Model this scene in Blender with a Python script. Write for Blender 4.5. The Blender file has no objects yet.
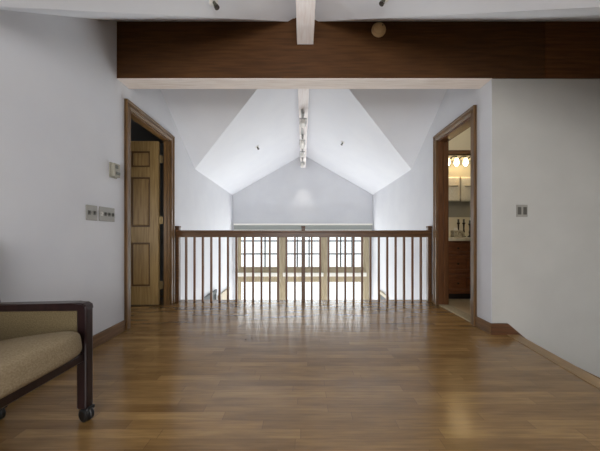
import bpy, bmesh, math, random
from mathutils import Vector, Matrix
random.seed(7)
C = bpy.context.scene.collection
PI = math.pi

# ------------------------------------------------------------------ colours / materials
def lin(c):
    return tuple(((v/255.0)/12.92 if v/255.0 <= 0.04045 else ((v/255.0+0.055)/1.055)**2.4) for v in c) + (1.0,)

def base_mat(name, rgb, rough=0.5, metal=0.0, spec=0.5):
    m = bpy.data.materials.new(name); m.use_nodes = True
    b = m.node_tree.nodes['Principled BSDF']
    b.inputs['Base Color'].default_value = lin(rgb)
    b.inputs['Roughness'].default_value = rough
    b.inputs['Metallic'].default_value = metal
    b.inputs['Specular IOR Level'].default_value = spec
    return m

def noisy(name, rgb, rgb2, rough=0.5, scale=(6, 6, 6), nscale=4.0, bump=0.0, spec=0.5, detail=5.0, lo=0.35, hi=0.65):
    m = base_mat(name, rgb, rough, 0, spec); nt = m.node_tree; N = nt.nodes; L = nt.links
    b = N['Principled BSDF']
    tc = N.new('ShaderNodeTexCoord'); mp = N.new('ShaderNodeMapping')
    mp.inputs['Scale'].default_value = scale
    nz = N.new('ShaderNodeTexNoise'); nz.inputs['Scale'].default_value = nscale; nz.inputs['Detail'].default_value = detail
    cr = N.new('ShaderNodeValToRGB')
    cr.color_ramp.elements[0].position = lo; cr.color_ramp.elements[0].color = lin(rgb)
    cr.color_ramp.elements[1].position = hi; cr.color_ramp.elements[1].color = lin(rgb2)
    L.new(tc.outputs['Object'], mp.inputs['Vector']); L.new(mp.outputs['Vector'], nz.inputs['Vector'])
    L.new(nz.outputs['Fac'], cr.inputs['Fac']); L.new(cr.outputs['Color'], b.inputs['Base Color'])
    if bump:
        bp = N.new('ShaderNodeBump'); bp.inputs['Strength'].default_value = bump; bp.inputs['Distance'].default_value = 0.004
        L.new(nz.outputs['Fac'], bp.inputs['Height']); L.new(bp.outputs['Normal'], b.inputs['Normal'])
    return m

def emit(name, rgb, strength):
    m = bpy.data.materials.new(name); m.use_nodes = True
    b = m.node_tree.nodes['Principled BSDF']
    b.inputs['Base Color'].default_value = lin(rgb)
    b.inputs['Emission Color'].default_value = lin(rgb)
    b.inputs['Emission Strength'].default_value = strength
    return m

M = {}
M['wall'] = noisy('wall_paint', (212, 214, 219), (216, 218, 222), 0.75, (1, 1, 1), 3.0, spec=0.2)
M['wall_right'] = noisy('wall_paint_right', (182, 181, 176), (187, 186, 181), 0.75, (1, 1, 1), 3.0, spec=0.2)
M['ceil'] = noisy('ceiling_paint', (220, 223, 229), (223, 226, 231), 0.8, (1, 1, 1), 3.0, spec=0.2)
M['white'] = base_mat('white_paint', (222, 222, 220), 0.45)
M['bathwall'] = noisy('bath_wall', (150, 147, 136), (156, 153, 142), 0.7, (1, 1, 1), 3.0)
M['bathwhite'] = base_mat('bath_cream', (226, 220, 202), 0.6)
M['darkroom'] = base_mat('side_room_shaded', (120, 120, 122), 0.8)  # dark grey puts the unlit look of the room into the colour
M['beam'] = noisy('beam_wood', (68, 42, 19), (84, 54, 26), 0.55, (1.2, 10, 16), 3.0, 0.15, spec=0.25)
M['beam_r'] = noisy('beam_wood_red', (78, 47, 20), (104, 65, 33), 0.55, (1.2, 10, 16), 3.0, 0.15, spec=0.25)
M['pale'] = noisy('limed_wood', (228, 216, 206), (242, 233, 226), 0.6, (1.5, 22, 22), 3.0, 0.1)
M['paleY'] = noisy('limed_wood_long', (236, 228, 225), (248, 245, 244), 0.6, (30, 2.0, 30), 3.0, 0.1)
M['oakZ'] = noisy('oak_vertical', (90, 64, 33), (118, 88, 52), 0.38, (22, 22, 1.4), 3.0, 0.08)
M['oakY'] = noisy('oak_along', (92, 66, 34), (124, 94, 56), 0.32, (22, 1.4, 22), 3.0, 0.08)
M['oakX'] = noisy('oak_across', (70, 44, 22), (100, 68, 38), 0.4, (1.4, 22, 22), 3.0, 0.08)
M['base'] = noisy('baseboard_oak', (98, 70, 42), (126, 94, 60), 0.4, (8, 1.4, 22), 3.0, 0.05)
M['base_dark'] = noisy('baseboard_red_oak', (76, 48, 26), (100, 64, 38), 0.42, (1.4, 8, 22), 3.0, 0.05)
M['door'] = noisy('door_wood', (138, 112, 68), (164, 137, 90), 0.42, (18, 18, 1.2), 3.0, 0.06)
M['doorp'] = noisy('door_panel_wood', (134, 107, 64), (160, 132, 86), 0.42, (14, 14, 1.0), 3.0, 0.06)
M['jambR'] = noisy('jamb_red_oak', (82, 50, 26), (108, 70, 40), 0.35, (22, 22, 1.4), 3.0, 0.06)
M['rail'] = noisy('rail_wood', (76, 48, 23), (102, 69, 36), 0.38, (1.4, 24, 24), 3.0, 0.06)
M['balu'] = noisy('baluster_wood', (92, 60, 36), (116, 80, 52), 0.42, (24, 24, 2), 3.0)
M['cherry'] = noisy('cherry_cabinet', (106, 62, 36), (132, 82, 50), 0.35, (3, 14, 10), 3.0, 0.04)
M['toe'] = base_mat('toe_kick', (28, 18, 14), 0.6)
M['cream'] = noisy('window_wood', (156, 143, 116), (174, 161, 134), 0.5, (14, 14, 1.5), 3.0)
M['muntin'] = base_mat('muntin_grey', (44, 42, 41), 0.5)
M['winwhite'] = base_mat('window_white', (240, 238, 230), 0.5)
M['valance'] = base_mat('valance_grey', (150, 156, 152), 0.5)
M['frame_dark'] = noisy('mahogany', (26, 15, 17), (40, 25, 26), 0.28, (14, 14, 3), 3.0)
M['fabric'] = noisy('tan_upholstery', (130, 115, 90), (146, 131, 106), 0.95, (1, 1, 1), 160.0, 0.5, spec=0.1, detail=8)
M['fabric_shaded'] = noisy('tan_upholstery_shaded', (98, 86, 62), (112, 99, 74), 0.95, (1, 1, 1), 160.0, 0.5, spec=0.1, detail=8)  # shaded copy of the tan fabric, shade put into the colour
M['nosing'] = noisy('nosing_oak', (140, 110, 72), (162, 132, 90), 0.35, (12, 2, 12), 3.0)
M['black'] = base_mat('black_rubber', (16, 16, 17), 0.45)
M['chrome'] = base_mat('chrome', (190, 190, 192), 0.2, 1.0)
M['brass'] = base_mat('brass_hinge', (150, 132, 96), 0.45, 0.8)
M['groove_shade'] = base_mat('door_groove_shade', (92, 66, 36), 0.5)  # recess shade around the door panels, put into the colour
M['plate'] = base_mat('switch_plate', (146, 144, 136), 0.4)
M['toggle'] = base_mat('toggle_grey', (84, 82, 76), 0.4)
M['toggle_l'] = base_mat('toggle_light', (196, 194, 188), 0.4)
M['thermo'] = base_mat('thermostat_body', (150, 146, 132), 0.4)
M['thermo_d'] = base_mat('thermostat_dark', (84, 84, 74), 0.4)
M['smoke'] = noisy('detector_beige', (190, 160, 116), (206, 178, 134), 0.5, (1, 1, 1), 12)
M['trackm'] = base_mat('track_white', (176, 176, 174), 0.4)
M['headm'] = base_mat('track_head', (224, 222, 216), 0.35)
M['bulb'] = emit('bulb_glow', (255, 230, 180), 30.0)
M['shade'] = emit('shade_glow', (255, 228, 176), 3.5)
M['lens'] = emit('spot_lens', (255, 246, 226), 4.0)
M['bronze'] = base_mat('bronze', (52, 44, 36), 0.35, 0.6)
M['towel'] = noisy('towel_cotton', (214, 210, 196), (232, 229, 218), 0.95, (1, 1, 1), 70, 0.6, spec=0.1)
M['towel_b'] = base_mat('towel_band', (150, 146, 132), 0.9)
M['counter'] = noisy('counter_cream', (214, 204, 180), (228, 220, 200), 0.25, (1, 1, 1), 25)
M['dish'] = noisy('patterned_box', (138, 128, 104), (206, 198, 176), 0.5, (1, 1, 1), 60)
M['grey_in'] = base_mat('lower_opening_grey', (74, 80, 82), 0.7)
M['lowerfloor'] = noisy('lower_floor_oak', (150, 120, 84), (170, 140, 104), 0.4, (1, 12, 1), 4)

def floor_mat():
    m = base_mat('plank_floor', (140, 108, 74), 0.3, 0, 0.5); nt = m.node_tree; N = nt.nodes; L = nt.links
    b = N['Principled BSDF']
    tc = N.new('ShaderNodeTexCoord')
    def mth(op, a, b=None):
        n = N.new('ShaderNodeMath'); n.operation = op
        for k, v in ((0, a), (1, b)):
            if v is None: continue
            if isinstance(v, (int, float)): n.inputs[k].default_value = v
            else: L.new(v, n.inputs[k])
        return n.outputs[0]
    sp_ = N.new('ShaderNodeSeparateXYZ'); L.new(tc.outputs['Object'], sp_.inputs[0])
    HW, PL = 0.058, 0.62
    yr = mth('DIVIDE', sp_.outputs['Y'], HW); row = mth('FLOOR', yr); fy = mth('FRACT', yr)
    wn = N.new('ShaderNodeTexWhiteNoise'); wn.noise_dimensions = '1D'; L.new(row, wn.inputs['W'])
    xr = mth('ADD', mth('DIVIDE', sp_.outputs['X'], PL), mth('MULTIPLY', wn.outputs['Value'], 7.3))
    col = mth('FLOOR', xr); fx = mth('FRACT', xr)
    cb = N.new('ShaderNodeCombineXYZ'); L.new(col, cb.inputs[0]); L.new(row, cb.inputs[1])
    w2 = N.new('ShaderNodeTexWhiteNoise'); w2.noise_dimensions = '2D'; L.new(cb.outputs[0], w2.inputs['Vector'])
    seam = mth('MAXIMUM', mth('LESS_THAN', fy, 0.03), mth('LESS_THAN', fx, 0.004))
    cr = N.new('ShaderNodeValToRGB'); e = cr.color_ramp.elements
    e[0].position = 0.0; e[0].color = lin((126, 97, 58))
    e[1].position = 1.0; e[1].color = lin((155, 125, 81))
    x = e.new(0.25); x.color = lin((136, 107, 66))
    x = e.new(0.7); x.color = lin((144, 114, 72))
    L.new(w2.outputs['Value'], cr.inputs['Fac'])
    mp = N.new('ShaderNodeMapping'); mp.inputs['Scale'].default_value = (2.2, 34, 1)
    L.new(tc.outputs['Object'], mp.inputs['Vector'])
    nz = N.new('ShaderNodeTexNoise'); nz.inputs['Scale'].default_value = 2.2; nz.inputs['Detail'].default_value = 7; nz.inputs['Roughness'].default_value = 0.6
    L.new(mp.outputs['Vector'], nz.inputs['Vector'])
    g = N.new('ShaderNodeValToRGB')
    g.color_ramp.elements[0].position = 0.30; g.color_ramp.elements[0].color = (0.74, 0.71, 0.67, 1)
    g.color_ramp.elements[1].position = 0.62; g.color_ramp.elements[1].color = (1.06, 1.05, 1.04, 1)
    L.new(nz.outputs['Fac'], g.inputs['Fac'])
    mx = N.new('ShaderNodeMixRGB'); mx.blend_type = 'MULTIPLY'; mx.inputs['Fac'].default_value = 1.0
    L.new(cr.outputs['Color'], mx.inputs['Color1']); L.new(g.outputs['Color'], mx.inputs['Color2'])
    n3 = N.new('ShaderNodeTexNoise'); n3.inputs['Scale'].default_value = 3.0; n3.inputs['Detail'].default_value = 5
    mp3 = N.new('ShaderNodeMapping'); mp3.inputs['Scale'].default_value = (1.0, 5.0, 1)
    L.new(tc.outputs['Object'], mp3.inputs['Vector']); L.new(mp3.outputs['Vector'], n3.inputs['Vector'])
    g3 = N.new('ShaderNodeValToRGB')
    g3.color_ramp.elements[0].position = 0.32; g3.color_ramp.elements[0].color = (0.80, 0.77, 0.72, 1)
    g3.color_ramp.elements[1].position = 0.6; g3.color_ramp.elements[1].color = (1.08, 1.07, 1.05, 1)
    L.new(n3.outputs['Fac'], g3.inputs['Fac'])
    m3 = N.new('ShaderNodeMixRGB'); m3.blend_type = 'MULTIPLY'; m3.inputs['Fac'].default_value = 1.0
    L.new(mx.outputs['Color'], m3.inputs['Color1']); L.new(g3.outputs['Color'], m3.inputs['Color2']); mx = m3
    # dark seams
    mr = N.new('ShaderNodeMixRGB'); mr.blend_type = 'MIX'; mr.inputs['Color2'].default_value = lin((98, 72, 44))
    L.new(mth('MULTIPLY', seam, 0.8), mr.inputs['Fac']); L.new(mx.outputs['Color'], mr.inputs['Color1'])
    L.new(mr.outputs['Color'], b.inputs['Base Color'])
    bp = N.new('ShaderNodeBump'); bp.inputs['Strength'].default_value = 0.12; bp.inputs['Distance'].default_value = 0.002
    n2 = N.new('ShaderNodeTexNoise'); n2.inputs['Scale'].default_value = 7; n2.inputs['Detail'].default_value = 2
    L.new(tc.outputs['Object'], n2.inputs['Vector'])
    L.new(n2.outputs['Fac'], bp.inputs['Height']); L.new(bp.outputs['Normal'], b.inputs['Normal'])
    b.inputs['Roughness'].default_value = 0.235
    b.inputs['Coat Weight'].default_value = 0.25; b.inputs['Coat Roughness'].default_value = 0.16
    return m
M['floor'] = floor_mat()

def tile_mat():
    m = base_mat('bath_tile', (196, 178, 146), 0.35); nt = m.node_tree; N = nt.nodes; L = nt.links
    tc = N.new('ShaderNodeTexCoord'); br = N.new('ShaderNodeTexBrick'); br.offset = 0.0
    br.inputs['Color1'].default_value = lin((196, 178, 148)); br.inputs['Color2'].default_value = lin((182, 164, 134))
    br.inputs['Mortar'].default_value = lin((142, 126, 102))
    br.inputs['Scale'].default_value = 1; br.inputs['Mortar Size'].default_value = 0.004
    br.inputs['Brick Width'].default_value = 0.3; br.inputs['Row Height'].default_value = 0.3
    L.new(tc.outputs['Object'], br.inputs['Vector']); L.new(br.outputs['Color'], N['Principled BSDF'].inputs['Base Color'])
    return m
M['tile'] = tile_mat()

def glass_mat():
    m = bpy.data.materials.new('window_glass'); m.use_nodes = True; nt = m.node_tree; N = nt.nodes; L = nt.links
    N.remove(N['Principled BSDF'])
    t = N.new('ShaderNodeBsdfTransparent'); t.inputs['Color'].default_value = (0.97, 0.985, 0.98, 1)
    g = N.new('ShaderNodeBsdfGlossy'); g.inputs['Roughness'].default_value = 0.03
    mx = N.new('ShaderNodeMixShader'); mx.inputs['Fac'].default_value = 0.06
    L.new(t.outputs[0], mx.inputs[1]); L.new(g.outputs[0], mx.inputs[2])
    L.new(mx.outputs[0], N['Material Output'].inputs['Surface'])
    return m
M['glass'] = glass_mat()

# ------------------------------------------------------------------ mesh helpers
def box(bm, x0, x1, y0, y1, z0, z1, bev=0.0, seg=1):
    vs = [bm.verts.new((x, y, z)) for x in (x0, x1) for y in (y0, y1) for z in (z0, z1)]
    F = [(0, 1, 3, 2), (4, 6, 7, 5), (0, 4, 5, 1), (2, 3, 7, 6), (0, 2, 6, 4), (1, 5, 7, 3)]
    fs = [bm.faces.new([vs[i] for i in f]) for f in F]
    if bev:
        es = list({e for f in fs for e in f.edges})
        bmesh.ops.bevel(bm, geom=es, offset=bev, segments=seg, affect='EDGES', profile=0.5)

def prism(bm, pts, axis, a0, a1):
    """extrude polygon pts (2d) along axis ('x','y','z') between a0 and a1"""
    def P(p, a):
        if axis == 'x': return (a, p[0], p[1])
        if axis == 'y': return (p[0], a, p[1])
        return (p[0], p[1], a)
    A = [bm.verts.new(P(p, a0)) for p in pts]; B = [bm.verts.new(P(p, a1)) for p in pts]
    bm.faces.new(A); bm.faces.new(B[::-1])
    n = len(pts)
    for i in range(n):
        bm.faces.new((A[i], A[(i+1) % n], B[(i+1) % n], B[i]))

def lathe(bm, prof, n=24, mat=None):
    """prof: list of (r,z) around z axis"""
    rings = []
    new = []
    for r, z in prof:
        if r < 1e-5:
            v = bm.verts.new((0, 0, z)); rings.append([v]); new.append(v)
        else:
            ring = [bm.verts.new((r*math.cos(2*PI*i/n), r*math.sin(2*PI*i/n), z)) for i in range(n)]
            rings.append(ring); new += ring
    for a, b in zip(rings, rings[1:]):
        if len(a) == 1 and len(b) == 1: continue
        for i in range(n):
            j = (i+1) % n
            if len(a) == 1: bm.faces.new((a[0], b[i], b[j]))
            elif len(b) == 1: bm.faces.new((a[i], a[j], b[0]))
            else: bm.faces.new((a[i], a[j], b[j], b[i]))
    if len(rings[0]) > 1: bm.faces.new(rings[0][::-1])
    if len(rings[-1]) > 1: bm.faces.new(rings[-1])
    if mat is not None: bmesh.ops.transform(bm, matrix=mat, verts=new)

def tube(bm, pts, r, n=10):
    pts = [Vector(p) for p in pts]; rings = []
    for i, p in enumerate(pts):
        t = (pts[min(i+1, len(pts)-1)] - pts[max(i-1, 0)]).normalized()
        up = Vector((0, 0, 1)) if abs(t.z) < 0.9 else Vector((1, 0, 0))
        a = t.cross(up).normalized(); b = t.cross(a).normalized()
        rr = r[i] if isinstance(r, (list, tuple)) else r
        rings.append([bm.verts.new(p + a*rr*math.cos(2*PI*k/n) + b*rr*math.sin(2*PI*k/n)) for k in range(n)])
    for A, B in zip(rings, rings[1:]):
        for k in range(n):
            bm.faces.new((A[k], A[(k+1) % n], B[(k+1) % n], B[k]))
    bm.faces.new(rings[0][::-1]); bm.faces.new(rings[-1])

def NB(): return bmesh.new()

def obj(name, bm, mat, parent=None, xf=None, smooth=False):
    if xf is not None: bm.transform(xf)
    bmesh.ops.recalc_face_normals(bm, faces=bm.faces[:])
    me = bpy.data.meshes.new(name); bm.to_mesh(me); bm.free()
    me.materials.append(mat)
    if smooth:
        for p in me.polygons: p.use_smooth = True
    o = bpy.data.objects.new(name, me); C.objects.link(o)
    if parent is not None:
        o.parent = parent
        bpy.context.view_layer.update()
        o.matrix_parent_inverse = parent.matrix_world.inverted()
    return o

def empty(name, loc=(0, 0, 0)):
    o = bpy.data.objects.new(name, None); C.objects.link(o); o.location = loc
    o.empty_display_size = 0.05
    bpy.context.view_layer.update()
    return o

def tag(o, label, cat, group=None):
    o['label'] = label; o['category'] = cat
    if group: o['group'] = group
    return o

def struct(o):
    o['kind'] = 'structure'; return o

def copy_tree(o, parent=None):
    c = o.copy(); C.objects.link(c)
    if parent is not None:
        c.parent = parent; c.matrix_parent_inverse = o.matrix_parent_inverse.copy()
    for ch in list(o.children): copy_tree(ch, c)
    return c

# wall frames: local x = out of the wall into the room, y = depth, z = up
def frame(x0, slope, side):
    n = math.hypot(1, slope)
    u = Vector((slope/n, 1/n, 0)); nn = Vector((u.y, -u.x, 0)) * (1 if side == 'L' else -1)
    return Matrix(((nn.x, u.x, 0, x0), (nn.y, u.y, 0, 0), (0, 0, 1, 0), (0, 0, 0, 1)))
FL = frame(-(1.63-0.072), -0.03, 'L')
FR = frame(1.655-0.0474, 0.02, 'R')
def XL(d): return -(1.63+0.03*(d-2.4))
def XR(d): return 1.655+0.02*(d-2.37)

# ------------------------------------------------------------------ room shell
RAIL_D, EDGE = 3.54, 3.62
BACK = 6.75
WT = 0.12
# floor with the slanted stair edge on the right
E0, E1 = (1.857, 2.40), (1.717, 1.23)
bm = NB()
prism(bm, [(-1.80, -2.6), (1.717, -2.6), E1, E0, (1.857, 2.45), (1.80, 2.45), (1.80, EDGE), (-1.80, EDGE)], 'z', -0.30, 0.0)
struct(obj('floor', bm, M['floor']))
# rounded nosing board along the stair edge
bm = NB()
dv = Vector((E0[0]-E1[0], E0[1]-E1[1])).normalized(); pv = Vector((-dv.y, dv.x))
a, b_ = Vector(E1), Vector(E0) - dv*0.03
w = 0.075
prism(bm, [tuple(a+pv*w), tuple(b_+pv*w), tuple(b_-pv*0.025), tuple(a-pv*0.025)], 'z', -0.03, 0.004)
struct(obj('trim_1', bm, M['nosing']))
# fascia under gallery edge
bm = NB(); box(bm, -1.69, 1.70, EDGE, EDGE+0.02, -0.32, -0.005); struct(obj('trim_2', bm, M['white']))

# left wall (with door opening)
LD0, LD1, DH = 2.532, 3.366, 2.045
LWT = 0.066
bm = NB()
box(bm, -LWT, 0, -2.6, LD0, -0.3, 2.95); box(bm, -LWT, 0, LD0, LD1, DH, 2.95); box(bm, -LWT, 0, LD0, LD1, -0.3, -0.002)
box(bm, -LWT, 0, LD1, BACK+0.1, -2.7, 2.95)
struct(obj('wall_left', bm, M['wall'], xf=FL))
# right wall (with door opening)
RD0, RD1 = 2.645, 3.352
bm = NB()
box(bm, -WT, 0, 2.3735, RD0, -0.3, 2.95); box(bm, -WT, 0, RD0, RD1, DH, 2.95); box(bm, -WT, 0, RD0, RD1, -0.3, -0.002)
box(bm, -WT, 0, RD1, BACK+0.1, -2.7, 2.95)
struct(obj('wall_right', bm, M['wall'], xf=FR))
# wall facing the camera beside the stairs
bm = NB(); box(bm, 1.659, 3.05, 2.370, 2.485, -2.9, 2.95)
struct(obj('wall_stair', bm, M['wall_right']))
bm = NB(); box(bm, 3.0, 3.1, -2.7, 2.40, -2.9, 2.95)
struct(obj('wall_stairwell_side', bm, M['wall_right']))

# far gable wall with one wide window opening
WZ0, WZ1 = -2.3, 1.02
WX = 1.66
bm = NB()
box(bm, -1.95, 1.95, BACK, BACK+0.14, WZ1, 2.95)
box(bm, -1.95, -WX, BACK, BACK+0.14, -2.7, WZ1); box(bm, WX, 1.95, BACK, BACK+0.14, -2.7, WZ1)
box(bm, -WX, WX, BACK, BACK+0.14, -2.7, WZ0)
struct(obj('wall_back', bm, M['wall']))

# wall behind the camera with a tall window opening (daylight comes in here)
bm = NB()
box(bm, -1.9, -1.2, -2.7, -2.6, -0.3, 2.95); box(bm, 1.4, 3.1, -2.7, -2.6, -2.9, 2.95)
box(bm, -1.2, 1.4, -2.7, -2.6, -0.3, 0.5); box(bm, -1.2, 1.4, -2.7, -2.6, 2.3, 2.95)
struct(obj('wall_front', bm, M['wall']))
bm = NB()
for s in ((-1.2, -1.14), (1.34, 1.4), (0.07, 0.13)): box(bm, s[0], s[1], -2.69, -2.61, 0.5, 2.3)
box(bm, -1.2, 1.4, -2.69, -2.61, 0.5, 0.56); box(bm, -1.2, 1.4, -2.69, -2.61, 2.24, 2.3)
struct(obj('window_6', bm, M['cream']))

# ceiling: two crossing gable vaults
def zb(d): return 2.562-0.613*(d-3.11)
def zf(d): return 2.745+0.72*(d-2.37)
R0 = 2.556
bm = NB()
def poly(pts): bm.faces.new([bm.verts.new(p) for p in pts])
for s in (-1, 1):
    W = 1.79; A = 2.86; zv = A-0.575*W; Dv = 3.11+(2.562-zv)/0.613; Da = 3.11-(A-2.562)/0.613
    poly([(0, R0, zb(R0)), (s*W, R0, zb(R0)), (s*W, Dv, zv), (0, Da, A)])
    poly([(0, Da, A), (s*W, Dv, zv), (s*W, BACK+0.08, zv), (0, BACK+0.08, A)])
    W = 1.72 if s < 0 else 3.05
    A = 2.815; zv = A-0.576*W; Dv = 2.37-(2.745-zv)/0.72; Da = 2.37+(A-2.745)/0.72
    poly([(0, R0, zf(R0)), (s*W, R0, zf(R0)), (s*W, Dv, zv), (0, Da, A)])
    poly([(0, Da, A), (s*W, Dv, zv), (s*W, -2.65, zv), (0, -2.65, A)])
struct(obj('ceiling', bm, M['ceil']))

# side rooms behind the doors
bm = NB()
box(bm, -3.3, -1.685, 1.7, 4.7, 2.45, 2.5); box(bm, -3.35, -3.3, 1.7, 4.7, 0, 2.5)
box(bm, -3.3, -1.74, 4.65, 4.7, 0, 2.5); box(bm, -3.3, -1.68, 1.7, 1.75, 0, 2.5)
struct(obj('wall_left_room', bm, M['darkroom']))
bm = NB(); box(bm, -3.3, -1.801, 1.7, 4.7, -0.05, 0.0); struct(obj('floor_left_room', bm, M['floor']))
BW = 4.20
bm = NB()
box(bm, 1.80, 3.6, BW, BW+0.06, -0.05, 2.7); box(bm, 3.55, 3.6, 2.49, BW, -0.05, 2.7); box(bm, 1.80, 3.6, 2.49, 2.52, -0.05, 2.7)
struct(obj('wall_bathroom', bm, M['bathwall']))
bm = NB(); box(bm, 1.80, 3.6, 2.49, BW+0.05, 2.7, 2.75)
struct(obj('ceiling_bathroom', bm, M['bathwhite']))
bm = NB(); box(bm, 1.801, 3.6, 2.49, BW, -0.05, 0.0); struct(obj('floor_bathroom', bm, M['tile']))
bm = NB(); box(bm, 1.80, 3.55, BW-0.006, BW, 2.16, 2.7); struct(obj('trim_12', bm, M['bathwhite']))

# lower storey
bm = NB(); box(bm, -1.9, 3.1, -2.7, BACK+0.1, -2.8, -2.7); struct(obj('floor_lower', bm, M['lowerfloor']))
bm = NB(); box(bm, -1.9, 1.9, 3.0, 3.06, -2.7, -0.3); struct(obj('wall_lower', bm, M['wall']))
# stairs going down to the right along the wall
bm = NB()
for k in range(5):
    z = -0.19*(k+1); x0 = 1.86+0.225*k
    box(bm, x0-0.02, x0+0.225, 1.25, 2.37, z-0.03, z); box(bm, x0-0.0, x0+0.02, 1.25, 2.37, z, z+0.19-0.03)
struct(obj('floor_stairs', bm, M['floor']))

# baseboards
bm = NB(); box(bm, 0.001, 0.018, -2.55, 2.475, 0.0, 0.098, 0.004); box(bm, 0.001, 0.014, 3.438, 3.60, 0.0, 0.10, 0.003)
struct(obj('baseboard_left', bm, M['base'], xf=FL))
bm = NB(); box(bm, 0.001, 0.018, 2.36, 2.59, 0.0, 0.098, 0.004); box(bm, 0.001, 0.014, 3.456, 3.60, 0.0, 0.10, 0.003)
struct(obj('baseboard_right', bm, M['base'], xf=FR))
# baseboard facing the camera, turning into the sloping stair skirt
bm = NB(); prism(bm, [(1.642, 0.0), (1.642, 0.098), (1.79, 0.098), (2.95, -0.89), (2.95, -1.2), (1.86, -0.27), (1.86, 0.0)], 'y', 2.352, 2.3695)
struct(obj('baseboard_stair', bm, M['base_dark']))

# ------------------------------------------------------------------ doors
def casing(name, d0, d1, ztop, F, mv, mh, parent, w=0.07, t=0.022):
    # two uprights and a head, stepped profile
    for (a, b2, o_) in ((d0-w, d0, 0), (d1, d1+w, 1)):
        bm = NB(); box(bm, 0.0, t, a, b2, 0.0, ztop+w-0.001, 0.004)
        if o_ == 0: box(bm, 0.0, t+0.008, a, a+0.02, 0.0, ztop+w-0.001, 0.003)
        else: box(bm, 0.0, t+0.008, b2-0.02, b2, 0.0, ztop+w-0.001, 0.003)
        obj('casing', bm, mv, parent, F)
    bm = NB(); box(bm, 0.0, t, d0-w+0.001, d1+w-0.001, ztop, ztop+w, 0.004)
    box(bm, 0.0, t+0.010, d0-w, d1+w, ztop+w-0.02, ztop+w+0.002, 0.003)
    box(bm, 0.0, t+0.005, d0-0.02, d1+0.02, ztop+0.012, ztop+0.03, 0.003)
    obj('casing_head', bm, mh, parent, F)

def jamb(d0, d1, ztop, F, mat, parent, WT=WT):
    for (a, b2) in ((d0, d0+0.018), (d1-0.018, d1)):
        bm = NB(); box(bm, -WT-0.002, 0.004, a, b2, 0.0, ztop); 
        m_ = -WT*0.6
        if a == d0: box(bm, m_-0.02, m_+0.015, b2, b2+0.011, 0.0, ztop-0.02)
        else: box(bm, m_-0.02, m_+0.015, a-0.011, a, 0.0, ztop-0.02)
        obj('jamb', bm, mat, parent, F)
    bm = NB(); box(bm, -WT-0.002, 0.004, d0, d1, ztop-0.018, ztop)
    obj('head_jamb', bm, mat, parent, F)

d1 = struct(empty('door_1', (XL(2.95), 2.95, 0)))
casing('c', LD0, LD1, DH, FL, M['oakZ'], M['oakY'], d1)
jamb(LD0, LD1, DH, FL, M['oakZ'], d1, LWT)
# open leaf, perpendicular to the wall, hinged on the far jamb
hx = XL(3.34)-0.115
LW, LH, LT = 0.775, 2.02, 0.036
LY = 3.312
def leaf():
    bm = NB()
    st = 0.105; mid = 0.10
    # stiles
    box(bm, hx-st, hx, LY, LY+LT, 0.012, LH, 0.002)
    box(bm, hx-LW, hx-LW+st, LY, LY+LT, 0.012, LH, 0.002)
    cx = hx-LW/2
    box(bm, cx-mid/2, cx+mid/2, LY, LY+LT, 0.012, LH, 0.002)
    for z0, z1 in ((0.012, 0.235), (0.775, 0.965), (1.58, 1.70), (1.90, LH)):
        box(bm, hx-LW+st-0.002, hx-st+0.002, LY+0.0005, LY+LT-0.0005, z0, z1)
    return bm
lf = obj('door_leaf', leaf(), M['door'], d1)
cx = hx-LW/2
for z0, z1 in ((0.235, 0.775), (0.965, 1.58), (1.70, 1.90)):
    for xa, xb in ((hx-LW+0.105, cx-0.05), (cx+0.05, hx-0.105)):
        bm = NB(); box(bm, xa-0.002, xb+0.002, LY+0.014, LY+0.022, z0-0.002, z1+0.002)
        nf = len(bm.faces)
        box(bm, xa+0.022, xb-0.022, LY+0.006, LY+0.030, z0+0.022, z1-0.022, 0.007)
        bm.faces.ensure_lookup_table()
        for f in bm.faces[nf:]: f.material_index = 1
        po_ = obj('panel', bm, M['groove_shade'], lf); po_.data.materials.append(M['doorp'])
for z in (0.25, 1.05, 1.80):
    bm = NB(); box(bm, hx+0.001, hx+0.045, LY+0.012, LY+0.018, z-0.045, z+0.045, 0.001)
    lathe(bm, [(0.007, z-0.05), (0.007, z+0.05)], 10, Matrix.Translation((hx+0.022, LY+0.006, 0)))
    obj('hinge', bm, M['brass'], lf)
bm = NB()
Mx = Matrix.Translation((hx-LW+0.06, LY, 0.94)) @ Matrix.Rotation(PI/2, 4, 'X')
lathe(bm, [(0.028, 0), (0.028, 0.006), (0.01, 0.008), (0.01, 0.03), (0.024, 0.04), (0.028, 0.052), (0.02, 0.064), (0, 0.067)], 16, Mx)
obj('door_knob', bm, M['brass'], lf, smooth=True)

d2 = struct(empty('door_2', (XR(3.0), 3.0, 0)))
casing('c', RD0, RD1, DH-0.004, FR, M['oakZ'], M['oakY'], d2)
jamb(RD0, RD1, DH-0.004, FR, M['jambR'], d2)
bm = NB(); box(bm, -WT-0.01, 0.0, RD0+0.02, RD1-0.02, 0.0, 0.012, 0.004)
obj('threshold', bm, M['cream'], d2, FR)

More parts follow.
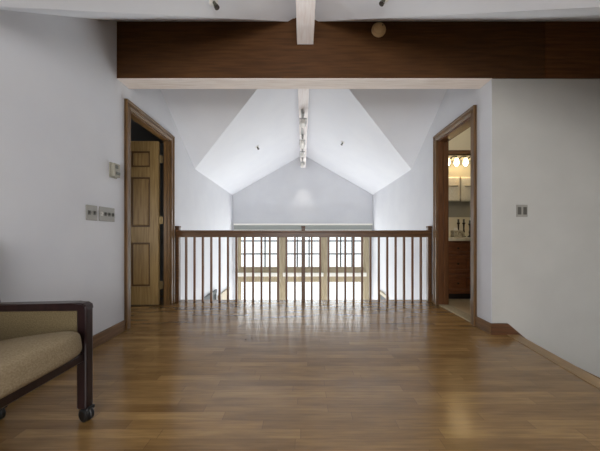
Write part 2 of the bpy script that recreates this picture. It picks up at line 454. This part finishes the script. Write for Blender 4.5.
# ------------------------------------------------------------------ far windows
def window(n, x0, x1, gx0, gx1):
    w = struct(empty('window_%d' % n, ((x0+x1)/2, BACK, 0)))
    y0, y1 = BACK-0.02, BACK+0.12
    bm = NB()
    box(bm, x0, gx0-0.02, y0, y1, WZ0, WZ1, 0.006); box(bm, gx1+0.02, x1, y0, y1, WZ0, WZ1, 0.006)
    box(bm, gx0-0.02, gx1+0.02, y0+0.02, y1, 0.97, WZ1)
    box(bm, gx0-0.02, gx1+0.02, y0+0.02, y1, WZ0, WZ0+0.1)
    obj('window_frame', bm, M['cream'], w)
    # transom: tan rail, white bar, tan rail
    bm = NB(); box(bm, gx0-0.02, gx1+0.02, y0+0.01, y1, -0.295, 0.0, 0.004)
    obj('transom', bm, M['cream'], w)
    bm = NB(); box(bm, gx0-0.06, gx1+0.06, y0-0.03, y0+0.012, -0.175, -0.085, 0.004)
    obj('transom_bar', bm, M['winwhite'], w)
    # sashes
    bm = NB()
    for (za, zb_) in ((0.0, 0.98), (WZ0+0.1, -0.295)):
        f = 0.028
        box(bm, gx0-0.021, gx0+0.006, y0+0.04, y0+0.09, za, zb_); box(bm, gx1-0.006, gx1+0.021, y0+0.04, y0+0.09, za, zb_)
        box(bm, gx0, gx1, y0+0.041, y0+0.089, za, za+0.055); box(bm, gx0, gx1, y0+0.041, y0+0.089, zb_-f, zb_)
    obj('sash', bm, M['cream'], w)
    bm = NB()
    for k in (1, 2):
        xm = gx0+(gx1-gx0)*k/3.0
        box(bm, xm-0.017, xm+0.017, y0+0.05, y0+0.075, 0.05, 0.96)
    for zm in (0.38, 0.705):
        box(bm, gx0, gx1, y0+0.051, y0+0.074, zm-0.016, zm+0.016)
    obj('muntins', bm, M['muntin'], w)
    bm = NB(); box(bm, gx0, gx1, y0+0.060, y0+0.064, 0.05, 0.96); obj('pane', bm, M['glass'], w)
    bm = NB(); box(bm, gx0, gx1, y0+0.060, y0+0.064, WZ0+0.15, -0.32); obj('pane', bm, M['glass'], w)
window(1, -WX, -0.545, -1.56, -0.65)
window(2, -0.545, 0.555, -0.44, 0.45)
window(3, 0.555, WX, 0.66, 1.52)

# openings of the lower storey seen in the side walls below the railing
def side_opening(name, F, da, db, zt, zb_, mf, mp):
    e = struct(empty(name, F @ Vector((0, (da+db)/2, zb_))))
    bm = NB(); w = 0.07
    box(bm, 0.0, 0.03, da, da+w, zb_, zt, 0.004); box(bm, 0.0, 0.03, db-w, db, zb_, zt, 0.004)
    box(bm, 0.0, 0.034, da-0.01, db+0.01, zt-w, zt, 0.004); box(bm, 0.0, 0.03, da, db, zb_, zb_+w, 0.004)
    obj('frame', bm, mf, e, F)
    bm = NB(); box(bm, 0.001, 0.012, da+w*0.9, db-w*0.9, zb_+w*0.9, zt-w*0.9)
    obj('pane', bm, mp, e, F)
side_opening('door_3', FL, 4.52, 5.28, -0.20, -2.68, M['grey_in'], M['grey_in'])
side_opening('window_4', FL, 5.45, 6.32, -0.36, -1.7, M['cream'], M['cream'])
side_opening('window_5', FR, 5.40, 6.05, -0.37, -1.7, M['cream'], M['grey_in'])

# valance over the windows
v = tag(empty('window_valance', (0, BACK-0.06, 0.98)), 'long grey window valance with white ledge on top, across the far wall above the windows', 'valance')
bm = NB(); box(bm, -1.70, 1.70, BACK-0.11, BACK-0.001, 0.965, 1.10, 0.004); obj('cover_board', bm, M['valance'], v)
bm = NB(); box(bm, -1.71, 1.71, BACK-0.13, BACK-0.001, 1.10, 1.135, 0.004); obj('top_ledge', bm, M['winwhite'], v)
bm = NB(); box(bm, -1.70, 1.70, BACK-0.125, BACK-0.11, 0.965, 0.985, 0.002); obj('bottom_lip', bm, M['winwhite'], v)

# ------------------------------------------------------------------ beams
B0, B1, BZ0, BZ1 = 2.362, 2.53, 2.243, 2.90
t = tag(empty('ceiling_beam', (0, 2.44, BZ0)), 'massive dark brown wooden beam spanning the whole room under the ceiling', 'beam')
bm = NB(); box(bm, XL(2.4), 2.115, B0, 2.374, BZ0, zf(2.37)+0.02); box(bm, XL(2.4), 1.66, 2.37, B1, BZ0+0.012, 2.88)
obj('main_timber', bm, M['beam'], t)
bm = NB(); box(bm, 2.117, 2.99, B0-0.004, 2.374, BZ0, zf(2.37)+0.02); obj('end_timber', bm, M['beam_r'], t)['label'] = 'redder brown right end of beam past a joint'
bm = NB(); box(bm, XL(2.4), 1.655, B0+0.001, B1, BZ0-0.004, BZ0+0.012); obj('soffit', bm, M['pale'], t)['label'] = 'pale limed underside of beam'
bm = NB(); box(bm, -0.052, 0.090, -2.6, B0-0.002, 2.535, 2.80, 0.003)
tag(obj('ridge_beam', bm, M['paleY']), 'short whitewashed ridge beam butting into the dark beam from the front', 'beam')
bm = NB(); box(bm, -0.058, 0.070, B1+0.002, BACK-0.002, 2.54, 2.84, 0.003)
tag(obj('ridge_beam', bm, M['paleY']), 'long whitewashed ridge beam beyond the dark beam, carrying the track lights', 'beam')

# smoke detector on the beam
sd = tag(empty('smoke_detector', (0.66, B0, 2.66)), 'round beige smoke detector mounted on the dark beam', 'smoke detector')
Mx = Matrix.Translation((0.66, B0-0.001, 2.66)) @ Matrix.Rotation(PI/2, 4, 'X')
bm = NB(); lathe(bm, [(0.062, 0), (0.062, 0.012), (0.056, 0.022), (0.05, 0.024)], 32, Mx); obj('base_ring', bm, M['smoke'], sd)
bm = NB(); lathe(bm, [(0.047, 0.022), (0.047, 0.034), (0.034, 0.042), (0.02, 0.045), (0, 0.046)], 32, Mx); obj('cover', bm, M['smoke'], sd, smooth=False)
bm = NB(); lathe(bm, [(0.006, 0.0), (0.006, 0.05), (0, 0.051)], 12, Mx @ Matrix.Translation((0.024, 0.012, 0))); obj('indicator_light', bm, M['thermo_d'], sd)

# sprinklers
def sprinkler(x, y, slope, A, label, grp):
    z = A-slope*abs(x)
    e = tag(empty('fire_sprinkler', (x, y, z)), label, 'sprinkler', grp)
    s = 1 if x < 0 else -1
    rot = Matrix.Rotation(-s*math.atan(slope), 4, 'Y')
    Mx = Matrix.Translation((x, y, z)) @ rot
    bm = NB(); lathe(bm, [(0.032, 0.004), (0.032, -0.004), (0.018, -0.009)], 20, Mx); obj('escutcheon', bm, M['headm'], e)
    bm = NB(); lathe(bm, [(0.011, 0), (0.011, -0.028), (0.006, -0.032), (0.006, -0.046)], 12, Mx)
    for sx in (-1, 1):
        tube(bm, [Mx @ Vector((sx*0.01, 0, -0.026)), Mx @ Vector((sx*0.014, 0, -0.038)), Mx @ Vector((sx*0.004, 0, -0.05))], 0.003, 6)
    obj('nozzle', bm, M['thermo_d'], e)
    bm = NB(); lathe(bm, [(0.0, -0.048), (0.018, -0.049), (0.018, -0.053), (0, -0.054)], 14, Mx); obj('deflector', bm, M['bronze'], e)
sprinkler(-0.61, 1.836, 0.576, 2.815, 'sprinkler at the top edge, left of the near ridge beam', 'ceiling sprinklers')
sprinkler(0.56, 1.84, 0.576, 2.815, 'sprinkler at the top edge, right of the near ridge beam', 'ceiling sprinklers')
sprinkler(-0.80, 4.70, 0.575, 2.86, 'sprinkler on the far vault, left of the track lights', 'ceiling sprinklers')
sprinkler(0.69, 4.66, 0.575, 2.86, 'sprinkler on the far vault, right of the track lights', 'ceiling sprinklers')

# track lights under the far ridge beam
t = tag(empty('track_light', (0.0, 5.0, 2.54)), 'track light with small white spot heads under the far ridge beam', 'track light')
bm = NB(); box(bm, -0.028, 0.008, 3.60, 6.5, 2.515, 2.5395, 0.003); obj('track', bm, M['trackm'], t)
for i, (y, ax, px) in enumerate(((3.66, 0.10, 0.0), (4.5, -0.35, -0.01), (5.13, 0.3, -0.012), (5.87, 0.5, -0.012))):
    tx = px
    bm = NB(); box(bm, tx-0.02, tx+0.02, y-0.05, y+0.05, 2.495, 2.516, 0.003)
    tube(bm, [(tx, y, 2.50), (tx, y, 2.44)], 0.008, 8)
    box(bm, tx-0.05, tx-0.044, y-0.014, y+0.014, 2.37, 2.45); box(bm, tx+0.044, tx+0.05, y-0.014, y+0.014, 2.37, 2.45)
    box(bm, tx-0.05, tx+0.05, y-0.014, y+0.014, 2.44, 2.448)
    h = obj('spot_head', bm, M['trackm'], t)
    Mx = Matrix.Translation((tx, y, 2.385)) @ Matrix.Rotation(PI*0.5+ax, 4, 'X') @ Matrix.Rotation(0, 4, 'Z') @ Matrix.Rotation(PI, 4, 'X')
    bm = NB(); lathe(bm, [(0.0, -0.085), (0.025, -0.08), (0.036, -0.06), (0.043, 0.0), (0.045, 0.075), (0.041, 0.075), (0.039, 0.06)], 20, Mx); obj('spot_can', bm, M['headm'], h, smooth=False)
    bm = NB(); lathe(bm, [(0.0, 0.061), (0.038, 0.061), (0.038, 0.063), (0, 0.064)], 20, Mx); obj('lens', bm, M['lens'] if i == 3 else M['headm'], h)

# ------------------------------------------------------------------ railing
r = tag(empty('gallery_railing', (0, RAIL_D, 0)), 'brown wooden railing with thin square balusters along the gallery edge', 'railing')
bm = NB()
x0, x1 = XL(RAIL_D)+0.001, XR(RAIL_D)-0.001
box(bm, x0, x1, RAIL_D-0.03, RAIL_D+0.03, 0.838, 0.905, 0.004); box(bm, x0, x1, RAIL_D-0.036, RAIL_D+0.036, 0.895, 0.928, 0.008, 2)
obj('handrail', bm, M['rail'], r)
PXS = (-1.64, 0.004, 1.653)
for i, px in enumerate(PXS):
    hw = 0.024
    bm = NB(); box(bm, px-hw, px+hw, RAIL_D-0.028, RAIL_D+0.028, 0.0, 0.962, 0.003)
    p = obj('newel_post', bm, M['rail'], r)
    bm = NB(); box(bm, px-hw-0.004, px+hw+0.004, RAIL_D-0.034, RAIL_D+0.034, 0.962, 0.985, 0.006, 2)
    obj('post_cap', bm, M['rail'], p)
for a, b2 in ((PXS[0], PXS[1]), (PXS[1], PXS[2])):
    for k in range(1, 15):
        x = a+(b2-a)*k/15.0
        bm = NB(); box(bm, x-0.0125, x+0.0125, RAIL_D-0.0125, RAIL_D+0.0125, 0.0, 0.84)
        obj('baluster', bm, M['balu'], r)

# ------------------------------------------------------------------ wall plates
def wall_plate(F, da, db, za, zb_, n, label, dark=0, rocker=False):
    e = tag(empty('light_switch', F @ Vector((0, (da+db)/2, (za+zb_)/2))), label, 'light switch')
    bm = NB(); box(bm, 0.0005, 0.007, da, db, za, zb_, 0.002); obj('cover_plate', bm, M['plate'], e, F)
    step = (db-da)/n
    for k in range(n):
        c = da+step*(k+0.5); zc = (za+zb_)/2
        if rocker:
            bm = NB(); box(bm, 0.006, 0.010, c-0.016, c+0.016, zc-0.033, zc+0.033, 0.002); obj('rocker', bm, M['toggle'], e, F)
        else:
            bm = NB(); box(bm, 0.006, 0.009, c-0.012, c+0.012, zc-0.016, zc+0.016); box(bm, 0.006, 0.017, c-0.007, c+0.007, zc-0.006, zc+0.012, 0.002)
            obj('toggle', bm, M['toggle_l'] if (dark and k == 0) else M['toggle'], e, F)
    return e
wall_plate(FL, 2.010, 2.120, 0.985, 1.10, 2, 'grey double switch plate on the left wall, farther from the door')
wall_plate(FL, 2.145, 2.325, 0.985, 1.10, 4, 'wide grey four-toggle switch plate on the left wall, nearer the door', 1)
# the plate on the wall that faces the camera: build in a frame whose x points to -y
FS = Matrix(((0, 1, 0, 0), (-1, 0, 0, 2.370), (0, 0, 1, 0), (0, 0, 0, 1)))
wall_plate(FS, 1.870, 1.968, 1.030, 1.137, 2, 'grey switch plate with two rockers on the right wall by the stairs', 0, True)

th = tag(empty('thermostat', FL @ Vector((0, 2.32, 1.43))), 'small beige box thermostat on the left wall above the switch plates', 'thermostat')
bm = NB(); box(bm, 0.001, 0.012, 2.262, 2.352, 1.358, 1.487, 0.003); obj('back_plate', bm, M['thermo'], th, FL)
bm = NB(); box(bm, 0.010, 0.042, 2.270, 2.345, 1.365, 1.480, 0.005, 2); obj('cover', bm, M['thermo'], th, FL)
bm = NB(); box(bm, 0.041, 0.045, 2.280, 2.315, 1.435, 1.465); obj('display', bm, M['thermo_d'], th, FL)
bm = NB(); box(bm, 0.041, 0.047, 2.285, 2.338, 1.385, 1.41, 0.002); obj('lever_slot', bm, M['thermo_d'], th, FL)

# ------------------------------------------------------------------ armchair (faces right, far front leg in view)
ch = tag(empty('armchair', (-1.28, 1.03, 0)), 'tan upholstered armchair with dark mahogany frame and casters at the left edge', 'armchair')
FX = -1.037; BX = -1.457; DF, DN = 1.285, 0.70
for D in (DF, DN):
    # front leg
    bm = NB(); box(bm, FX-0.024, FX+0.023, D-0.022, D+0.022, 0.058, 0.54, 0.007, 2); obj('front_leg', bm, M['frame_dark'], ch)
    bm = NB(); prism(bm, [(BX-0.03, 0.085), (BX+0.02, 0.085), (BX+0.02, 0.33), (BX-0.005, 0.55), (BX-0.06, 0.86), (BX-0.085, 0.86), (BX-0.04, 0.55), (BX-0.02, 0.33)], 'y', D-0.02, D+0.02)
    obj('back_leg', bm, M['frame_dark'], ch)
    # arm rail with rounded front corner
    bm = NB()
    prof = [(BX-0.03, 0.515), (BX-0.03, 0.549), (-1.27, 0.553), (-1.08, 0.557), (-1.035, 0.555), (-1.017, 0.545), (-1.013, 0.525), (-1.06, 0.521)]
    prism(bm, prof, 'y', D-0.026, D+0.026)
    bmesh.ops.bevel(bm, geom=[e for e in bm.edges if abs(e.verts[0].co.y-e.verts[1].co.y) < 1e-6], offset=0.006, segments=2, affect='EDGES')
    obj('arm_rail', bm, M['frame_dark'], ch)
    bm = NB(); box(bm, BX+0.015, FX-0.018, D-0.016, D+0.016, 0.30, 0.525, 0.006, 2); obj('arm_panel', bm, M['fabric_shaded'], ch)
    for X in (FX, BX):
        bm = NB(); tube(bm, [(X+0.012, D, 0.09), (X+0.012, D, 0.05)], 0.009, 10); box(bm, X-0.004, X+0.034, D-0.026, D+0.02, 0.046, 0.062, 0.006, 2)
        cs = obj('caster', bm, M['black'], ch)
        bm = NB(); Mx = Matrix.Translation((X+0.014, D-0.01, 0.031)) @ Matrix.Rotation(PI/2-0.35, 4, 'Z') @ Matrix.Rotation(PI/2, 4, 'Y') 
        lathe(bm, [(0.0, -0.02), (0.022, -0.02), (0.030, -0.016), (0.031, -0.004), (0.027, 0.0), (0.031, 0.004), (0.030, 0.016), (0.022, 0.02), (0, 0.02)], 24, Mx)
        obj('wheel', bm, M['black'], cs, smooth=False)
bm = NB(); box(bm, FX-0.012, FX+0.010, DN, DF, 0.283, 0.322, 0.004); obj('front_apron', bm, M['frame_dark'], ch)
bm = NB(); box(bm, BX-0.01, BX+0.012, DN, DF, 0.235, 0.275, 0.004)
for D in (DN, DF): prism(bm, [(BX, 0.235), (FX, 0.283), (FX, 0.32), (BX, 0.275)], 'y', D-0.012, D+0.012)
obj('side_apron', bm, M['frame_dark'], ch)
def cushion(sx, sy, sz, crown, n=14):
    bm = NB(); bmesh.ops.create_cube(bm, size=1.0)
    bmesh.ops.subdivide_edges(bm, edges=bm.edges[:], cuts=n, use_grid_fill=True)
    for v_ in bm.verts:
        p = v_.co*2; q = 5.0
        # superellipsoid rounding
        m = (abs(p.x)**q+abs(p.y)**q+abs(p.z)**q)**(1/q); mx = max(abs(p.x), abs(p.y), abs(p.z))
        p = p*(mx/m)
        z = p.z*sz/2
        if p.z > 0: z += crown*(1-p.x**2)*(1-p.y**2)*p.z
        v_.co = Vector((p.x*sx/2, p.y*sy/2, z))
    return bm
Mx = Matrix.Translation((-1.222, (DF+DN)/2-0.014, 0.362)) @ Matrix.Rotation(-math.radians(9), 4, 'Y')
obj('seat_cushion', cushion(0.53, DF-DN-0.050, 0.13, 0.016), M['fabric'], ch, Mx, smooth=True)
Mx = Matrix.Translation((-1.475, (DF+DN)/2, 0.62)) @ Matrix.Rotation(-math.radians(10), 4, 'Y')
obj('backrest', cushion(0.07, DF-DN-0.045, 0.50, 0.0), M['fabric'], ch, Mx, smooth=True)

# ------------------------------------------------------------------ bathroom
vf = 3.62
vb = tag(empty('vanity_cabinet', (2.3, 3.9, 0)), 'dark cherry vanity cabinet with stacked drawers inside the bathroom doorway', 'cabinet')
VX0, VX1 = 1.83, 2.95
bm = NB(); box(bm, VX0, VX1, vf+0.02, BW-0.01, 0.075, 0.785); obj('carcass', bm, M['cherry'], vb)
bm = NB(); box(bm, VX0, VX1, vf+0.05, BW-0.01, 0.0, 0.075); obj('toe_kick', bm, M['toe'], vb)
def front(x0, x1, z0, z1, name):
    bm = NB(); box(bm, x0, x1, vf, vf+0.02, z0, z1, 0.003)
    f = 0.045 if z1-z0 > 0.15 else 0.03
    for a in ((x0, x1, z0, z0+f), (x0, x1, z1-f, z1), (x0, x0+f, z0+f, z1-f), (x1-f, x1, z0+f, z1-f)):
        box(bm, a[0]+0.001, a[1]-0.001, vf-0.014, vf+0.002, a[2]+0.001, a[3]-0.001, 0.003)
    return obj(name, bm, M['cherry'], vb)
KN = [(0.006, 0), (0.006, 0.015), (0.014, 0.02), (0.012, 0.028), (0, 0.03)]
for z0, z1 in ((0.10, 0.345), (0.365, 0.60), (0.62, 0.76)):
    o = front(1.90, 2.235, z0, z1, 'drawer')
    bm = NB(); lathe(bm, KN, 14, Matrix.Translation((2.07, vf-0.001, (z0+z1)/2)) @ Matrix.Rotation(PI/2, 4, 'X'))
    obj('knob', bm, M['bronze'], o)
o = front(2.262, 2.60, 0.10, 0.76, 'cabinet_door')
bm = NB(); lathe(bm, KN, 14, Matrix.Translation((2.285, vf-0.014, 0.62)) @ Matrix.Rotation(PI/2, 4, 'X'))
obj('knob', bm, M['bronze'], o)

bm = NB(); box(bm, VX0-0.01, VX1+0.02, vf-0.03, BW-0.002, 0.787, 0.835, 0.006, 2)
ct = tag(obj('bathroom_countertop', bm, M['counter']), 'cream vanity countertop on the dark cherry cabinet in the bathroom', 'countertop')
bm = NB(); box(bm, VX0, VX1, BW-0.024, BW-0.007, 0.836, 1.14, 0.003); obj('backsplash', bm, M['bathwhite'], ct)

# wooden strip with glass lamps below it
bm = NB(); box(bm, 1.82, 3.2, BW-0.09, BW-0.001, 2.113, 2.158, 0.004)
tag(obj('wall_shelf', bm, M['oakX']), 'dark wooden strip running along the bathroom wall above the lamps', 'shelf')
vl = tag(empty('vanity_light', (2.3, BW-0.03, 2.05)), 'row of glowing glass lamps under the dark wooden strip in the bathroom', 'wall lamp')
bm = NB(); box(bm, 1.95, 2.7, BW-0.03, BW-0.008, 2.02, 2.095, 0.006, 2); obj('back_plate', bm, M['bathwhite'], vl)
for x in (2.176, 2.309, 2.446, 2.58):
    yb = 4.06
    bm = NB(); tube(bm, [(x-0.03, BW-0.02, 2.035), (x-0.03, BW-0.06, 2.055), (x-0.02, 4.10, 2.060), (x, yb, 2.045), (x, yb, 2.020)], 0.009, 8)
    arm = obj('lamp_arm', bm, M['bronze'], vl)
    bm = NB(); lathe(bm, [(0.010, 2.025), (0.022, 2.019), (0.034, 1.985), (0.041, 1.940), (0.039, 1.940), (0.032, 1.983), (0.02, 2.015), (0, 2.017)], 24, Matrix.Translation((x, yb, 0)))
    obj('lamp_shade', bm, M['shade'], arm, smooth=True)
    bm = NB(); lathe(bm, [(0.0, 1.903), (0.014, 1.907), (0.024, 1.925), (0.026, 1.940), (0.02, 1.965), (0.012, 1.955), (0, 1.987)], 18, Matrix.Translation((x, yb, 0)))
    obj('bulb', bm, M['bulb'], arm, smooth=True)

# towels on a bar
ZB = 1.74
bm = NB(); tube(bm, [(2.12, BW-0.05, ZB), (2.75, BW-0.05, ZB)], 0.007, 10)
for x in (2.13, 2.74): tube(bm, [(x, BW-0.002, ZB), (x, BW-0.055, ZB)], 0.011, 10)
tag(obj('towel_bar', bm, M['chrome']), 'thin metal towel bar on the bathroom wall holding two towels', 'towel bar')
def towel(x0, x1, z0, lab):
    bm = NB(); ny = 10; nz = 16
    def surf(yoff, zt, zbm, ph):
        g = []
        for j in range(nz+1):
            g.append([bm.verts.new((x0+(x1-x0)*i/ny, yoff+0.004*math.sin(i/ny*9+ph)*j/nz, zt+(zbm-zt)*j/nz)) for i in range(ny+1)])
        for j in range(nz):
            for i in range(ny): bm.faces.new((g[j][i], g[j][i+1], g[j+1][i+1], g[j+1][i]))
        return g
    f = surf(BW-0.069, ZB+0.012, z0, 0.3); b2 = surf(BW-0.031, ZB+0.012, z0+0.04, 1.2)
    for i in range(ny): bm.faces.new((f[0][i], b2[0][i], b2[0][i+1], f[0][i+1]))
    o = tag(obj('hand_towel', bm, M['towel'], smooth=True), lab, 'towel', 'hand towels on the bathroom bar')
    s = o.modifiers.new('thick', 'SOLIDIFY'); s.thickness = 0.006; s.offset = 0
    bm = NB(); box(bm, x0+0.05, x1-0.03, BW-0.084, BW-0.075, z0+0.225, z0+0.24, 0.002); obj('woven_band', bm, M['towel_b'], o)
towel(2.17, 2.398, 1.38, 'white hand towel on the bathroom bar, left of the pair')
towel(2.418, 2.60, 1.376, 'white hand towel on the bathroom bar, right of the pair')

# counter things
bm = NB(); box(bm, 2.105, 2.215, 3.76, 3.86, 0.8355, 0.93, 0.008, 2); tb = tag(obj('tissue_box', bm, M['dish']), 'small patterned box on the vanity top at the left', 'box')
bm = NB(); prism(bm, [(2.13, 0.93), (2.185, 0.93), (2.175, 0.965), (2.16, 0.955), (2.145, 0.972)], 'y', 3.80, 3.825); obj('tissue', bm, M['winwhite'], tb)
def stick(x, y, h, rb, lab, grp, name='candlestick'):
    e = tag(empty(name, (x, y, 0.8355)), lab, 'candlestick', grp)
    T = Matrix.Translation((x, y, 0.8355))
    bm = NB(); lathe(bm, [(rb, 0), (rb, 0.008), (rb*0.5, 0.02), (0.009, 0.04)], 20, T); obj('base', bm, M['bronze'], e)
    bm = NB(); lathe(bm, [(0.009, 0.04), (0.016, h*0.28), (0.009, h*0.45), (0.012, h*0.7), (0.022, h*0.78), (0.02, h*0.8)], 20, T); obj('stem', bm, M['bronze'], e)
    bm = NB(); lathe(bm, [(0.012, h*0.8), (0.012, h), (0.0, h)], 14, T); obj('candle', bm, M['toggle'], e)
    return e
stick(2.245, 3.90, 0.26, 0.03, 'slim dark candlestick on the vanity top beside the patterned box', 'candlesticks on the vanity')
stick(2.335, 3.92, 0.26, 0.03, 'dark candlestick on the vanity top, middle of the three', 'candlesticks on the vanity')
stick(2.385, 3.86, 0.24, 0.032, 'dark candlestick on the vanity top, closest to the door casing', 'candlesticks on the vanity')
bm = NB(); lathe(bm, [(0.03, 0), (0.034, 0.05), (0.03, 0.08), (0.012, 0.09), (0.012, 0.11), (0.0, 0.112)], 20, Matrix.Translation((2.235, 3.78, 0.8355)) @ Matrix.Scale(0.8, 4))
tag(obj('soap_bottle', bm, M['dish'], smooth=True), 'small squat bottle on the vanity top in front of the candlesticks', 'bottle')

# ------------------------------------------------------------------ lights
def area(name, loc, rot, sx, sy, power, col=(1, 1, 1)):
    l = bpy.data.lights.new(name, 'AREA'); l.shape = 'RECTANGLE'; l.size = sx; l.size_y = sy; l.energy = power; l.color = col
    o = bpy.data.objects.new(name, l); C.objects.link(o); o.location = loc; o.rotation_euler = rot
    return o
# daylight at the far windows (pointing -Y into the room) and at the window behind the camera (+Y)
area('daylight_far', (0, BACK+0.5, -0.3), (-PI/2, 0, 0), 3.3, 2.6, 85, (0.98, 0.99, 1.0))
area('vault_fill', (0, 6.0, -2.4), (PI-0.25, 0, 0), 2.6, 1.2, 85, (0.99, 0.99, 1.0))  # added upward fill for the vault, unseen below the gallery floor
area('ledge_fill', (0, 6.62, 1.17), (PI/2+0.25, 0, PI), 3.2, 0.05, 7, (1.0, 1.0, 1.0))  # added strip fill on the valance ledge, no fixture there
area('side_room_fill', (-2.55, 1.85, 1.0), (PI/2, 0, 0), 0.8, 0.8, 5, (1.0, 0.95, 0.88))  # added fill to brighten the open door leaf
area('daylight_near', (0.1, -2.75, 1.4), (PI/2+0.35, 0, 0), 2.5, 1.8, 108, (1.0, 0.98, 0.97))
sp = bpy.data.lights.new('track_spot', 'SPOT'); sp.energy = 7; sp.spot_size = math.radians(46); sp.spot_blend = 0.9; sp.color = (1, 0.93, 0.8); sp.shadow_soft_size = 0.05
so = bpy.data.objects.new('track_spot', sp); C.objects.link(so); so.location = (-0.0, 6.27, 2.36)
dirv = Vector((0.0, BACK, 1.62))-Vector(so.location); so.rotation_euler = dirv.to_track_quat('-Z', 'Y').to_euler()
s2 = bpy.data.lights.new('bounce_spot', 'SPOT'); s2.energy = 42; s2.spot_size = math.radians(24); s2.spot_blend = 1.0; s2.color = (1, 0.97, 0.95); s2.shadow_soft_size = 0.1  # added spot imitating light bounced up onto the near ridge beam
s2o = bpy.data.objects.new('bounce_spot', s2); C.objects.link(s2o); s2o.location = (0.0, 0.9, 0.35)
s2o.rotation_euler = (Vector((0.004, 2.05, 2.54))-Vector(s2o.location)).to_track_quat('-Z', 'Y').to_euler()
# warm point fill below the bathroom ceiling, without a fixture
pl = bpy.data.lights.new('bath_fill', 'POINT'); pl.energy = 7; pl.color = (1, 0.9, 0.74); pl.shadow_soft_size = 0.12
po = bpy.data.objects.new('bath_fill', pl); C.objects.link(po); po.location = (2.4, 3.2, 2.5)

# sky
w = bpy.data.worlds.new('World'); bpy.context.scene.world = w; w.use_nodes = True
N = w.node_tree.nodes; L = w.node_tree.links
bg = N['Background']
tc = N.new('ShaderNodeTexCoord'); sep = N.new('ShaderNodeSeparateXYZ'); cr = N.new('ShaderNodeValToRGB')
cr.color_ramp.elements[0].position = 0.3; cr.color_ramp.elements[0].color = (0.92, 0.93, 0.95, 1)
cr.color_ramp.elements[1].position = 0.9; cr.color_ramp.elements[1].color = (0.86, 0.92, 1.0, 1)
mr = N.new('ShaderNodeMapRange'); mr.inputs['From Min'].default_value = -1; mr.inputs['From Max'].default_value = 1
L.new(tc.outputs['Generated'], sep.inputs[0]); L.new(sep.outputs['Z'], mr.inputs['Value']); L.new(mr.outputs['Result'], cr.inputs['Fac'])
L.new(cr.outputs['Color'], bg.inputs['Color']); bg.inputs['Strength'].default_value = 1.5

# ------------------------------------------------------------------ camera
cam = bpy.data.cameras.new('Camera'); co = bpy.data.objects.new('Camera', cam); C.objects.link(co)
co.location = (0, 0, 0.88); co.rotation_euler = (PI/2, 0, 0)
cam.sensor_width = 36; cam.lens = 36*270/600.0
cam.shift_x = -3/600.0; cam.shift_y = 8.5/600.0
cam.clip_start = 0.02
sc = bpy.context.scene
sc.camera = co
sc.view_settings.view_transform = 'Standard'
sc.view_settings.look = 'None'
sc.view_settings.exposure = 0.19
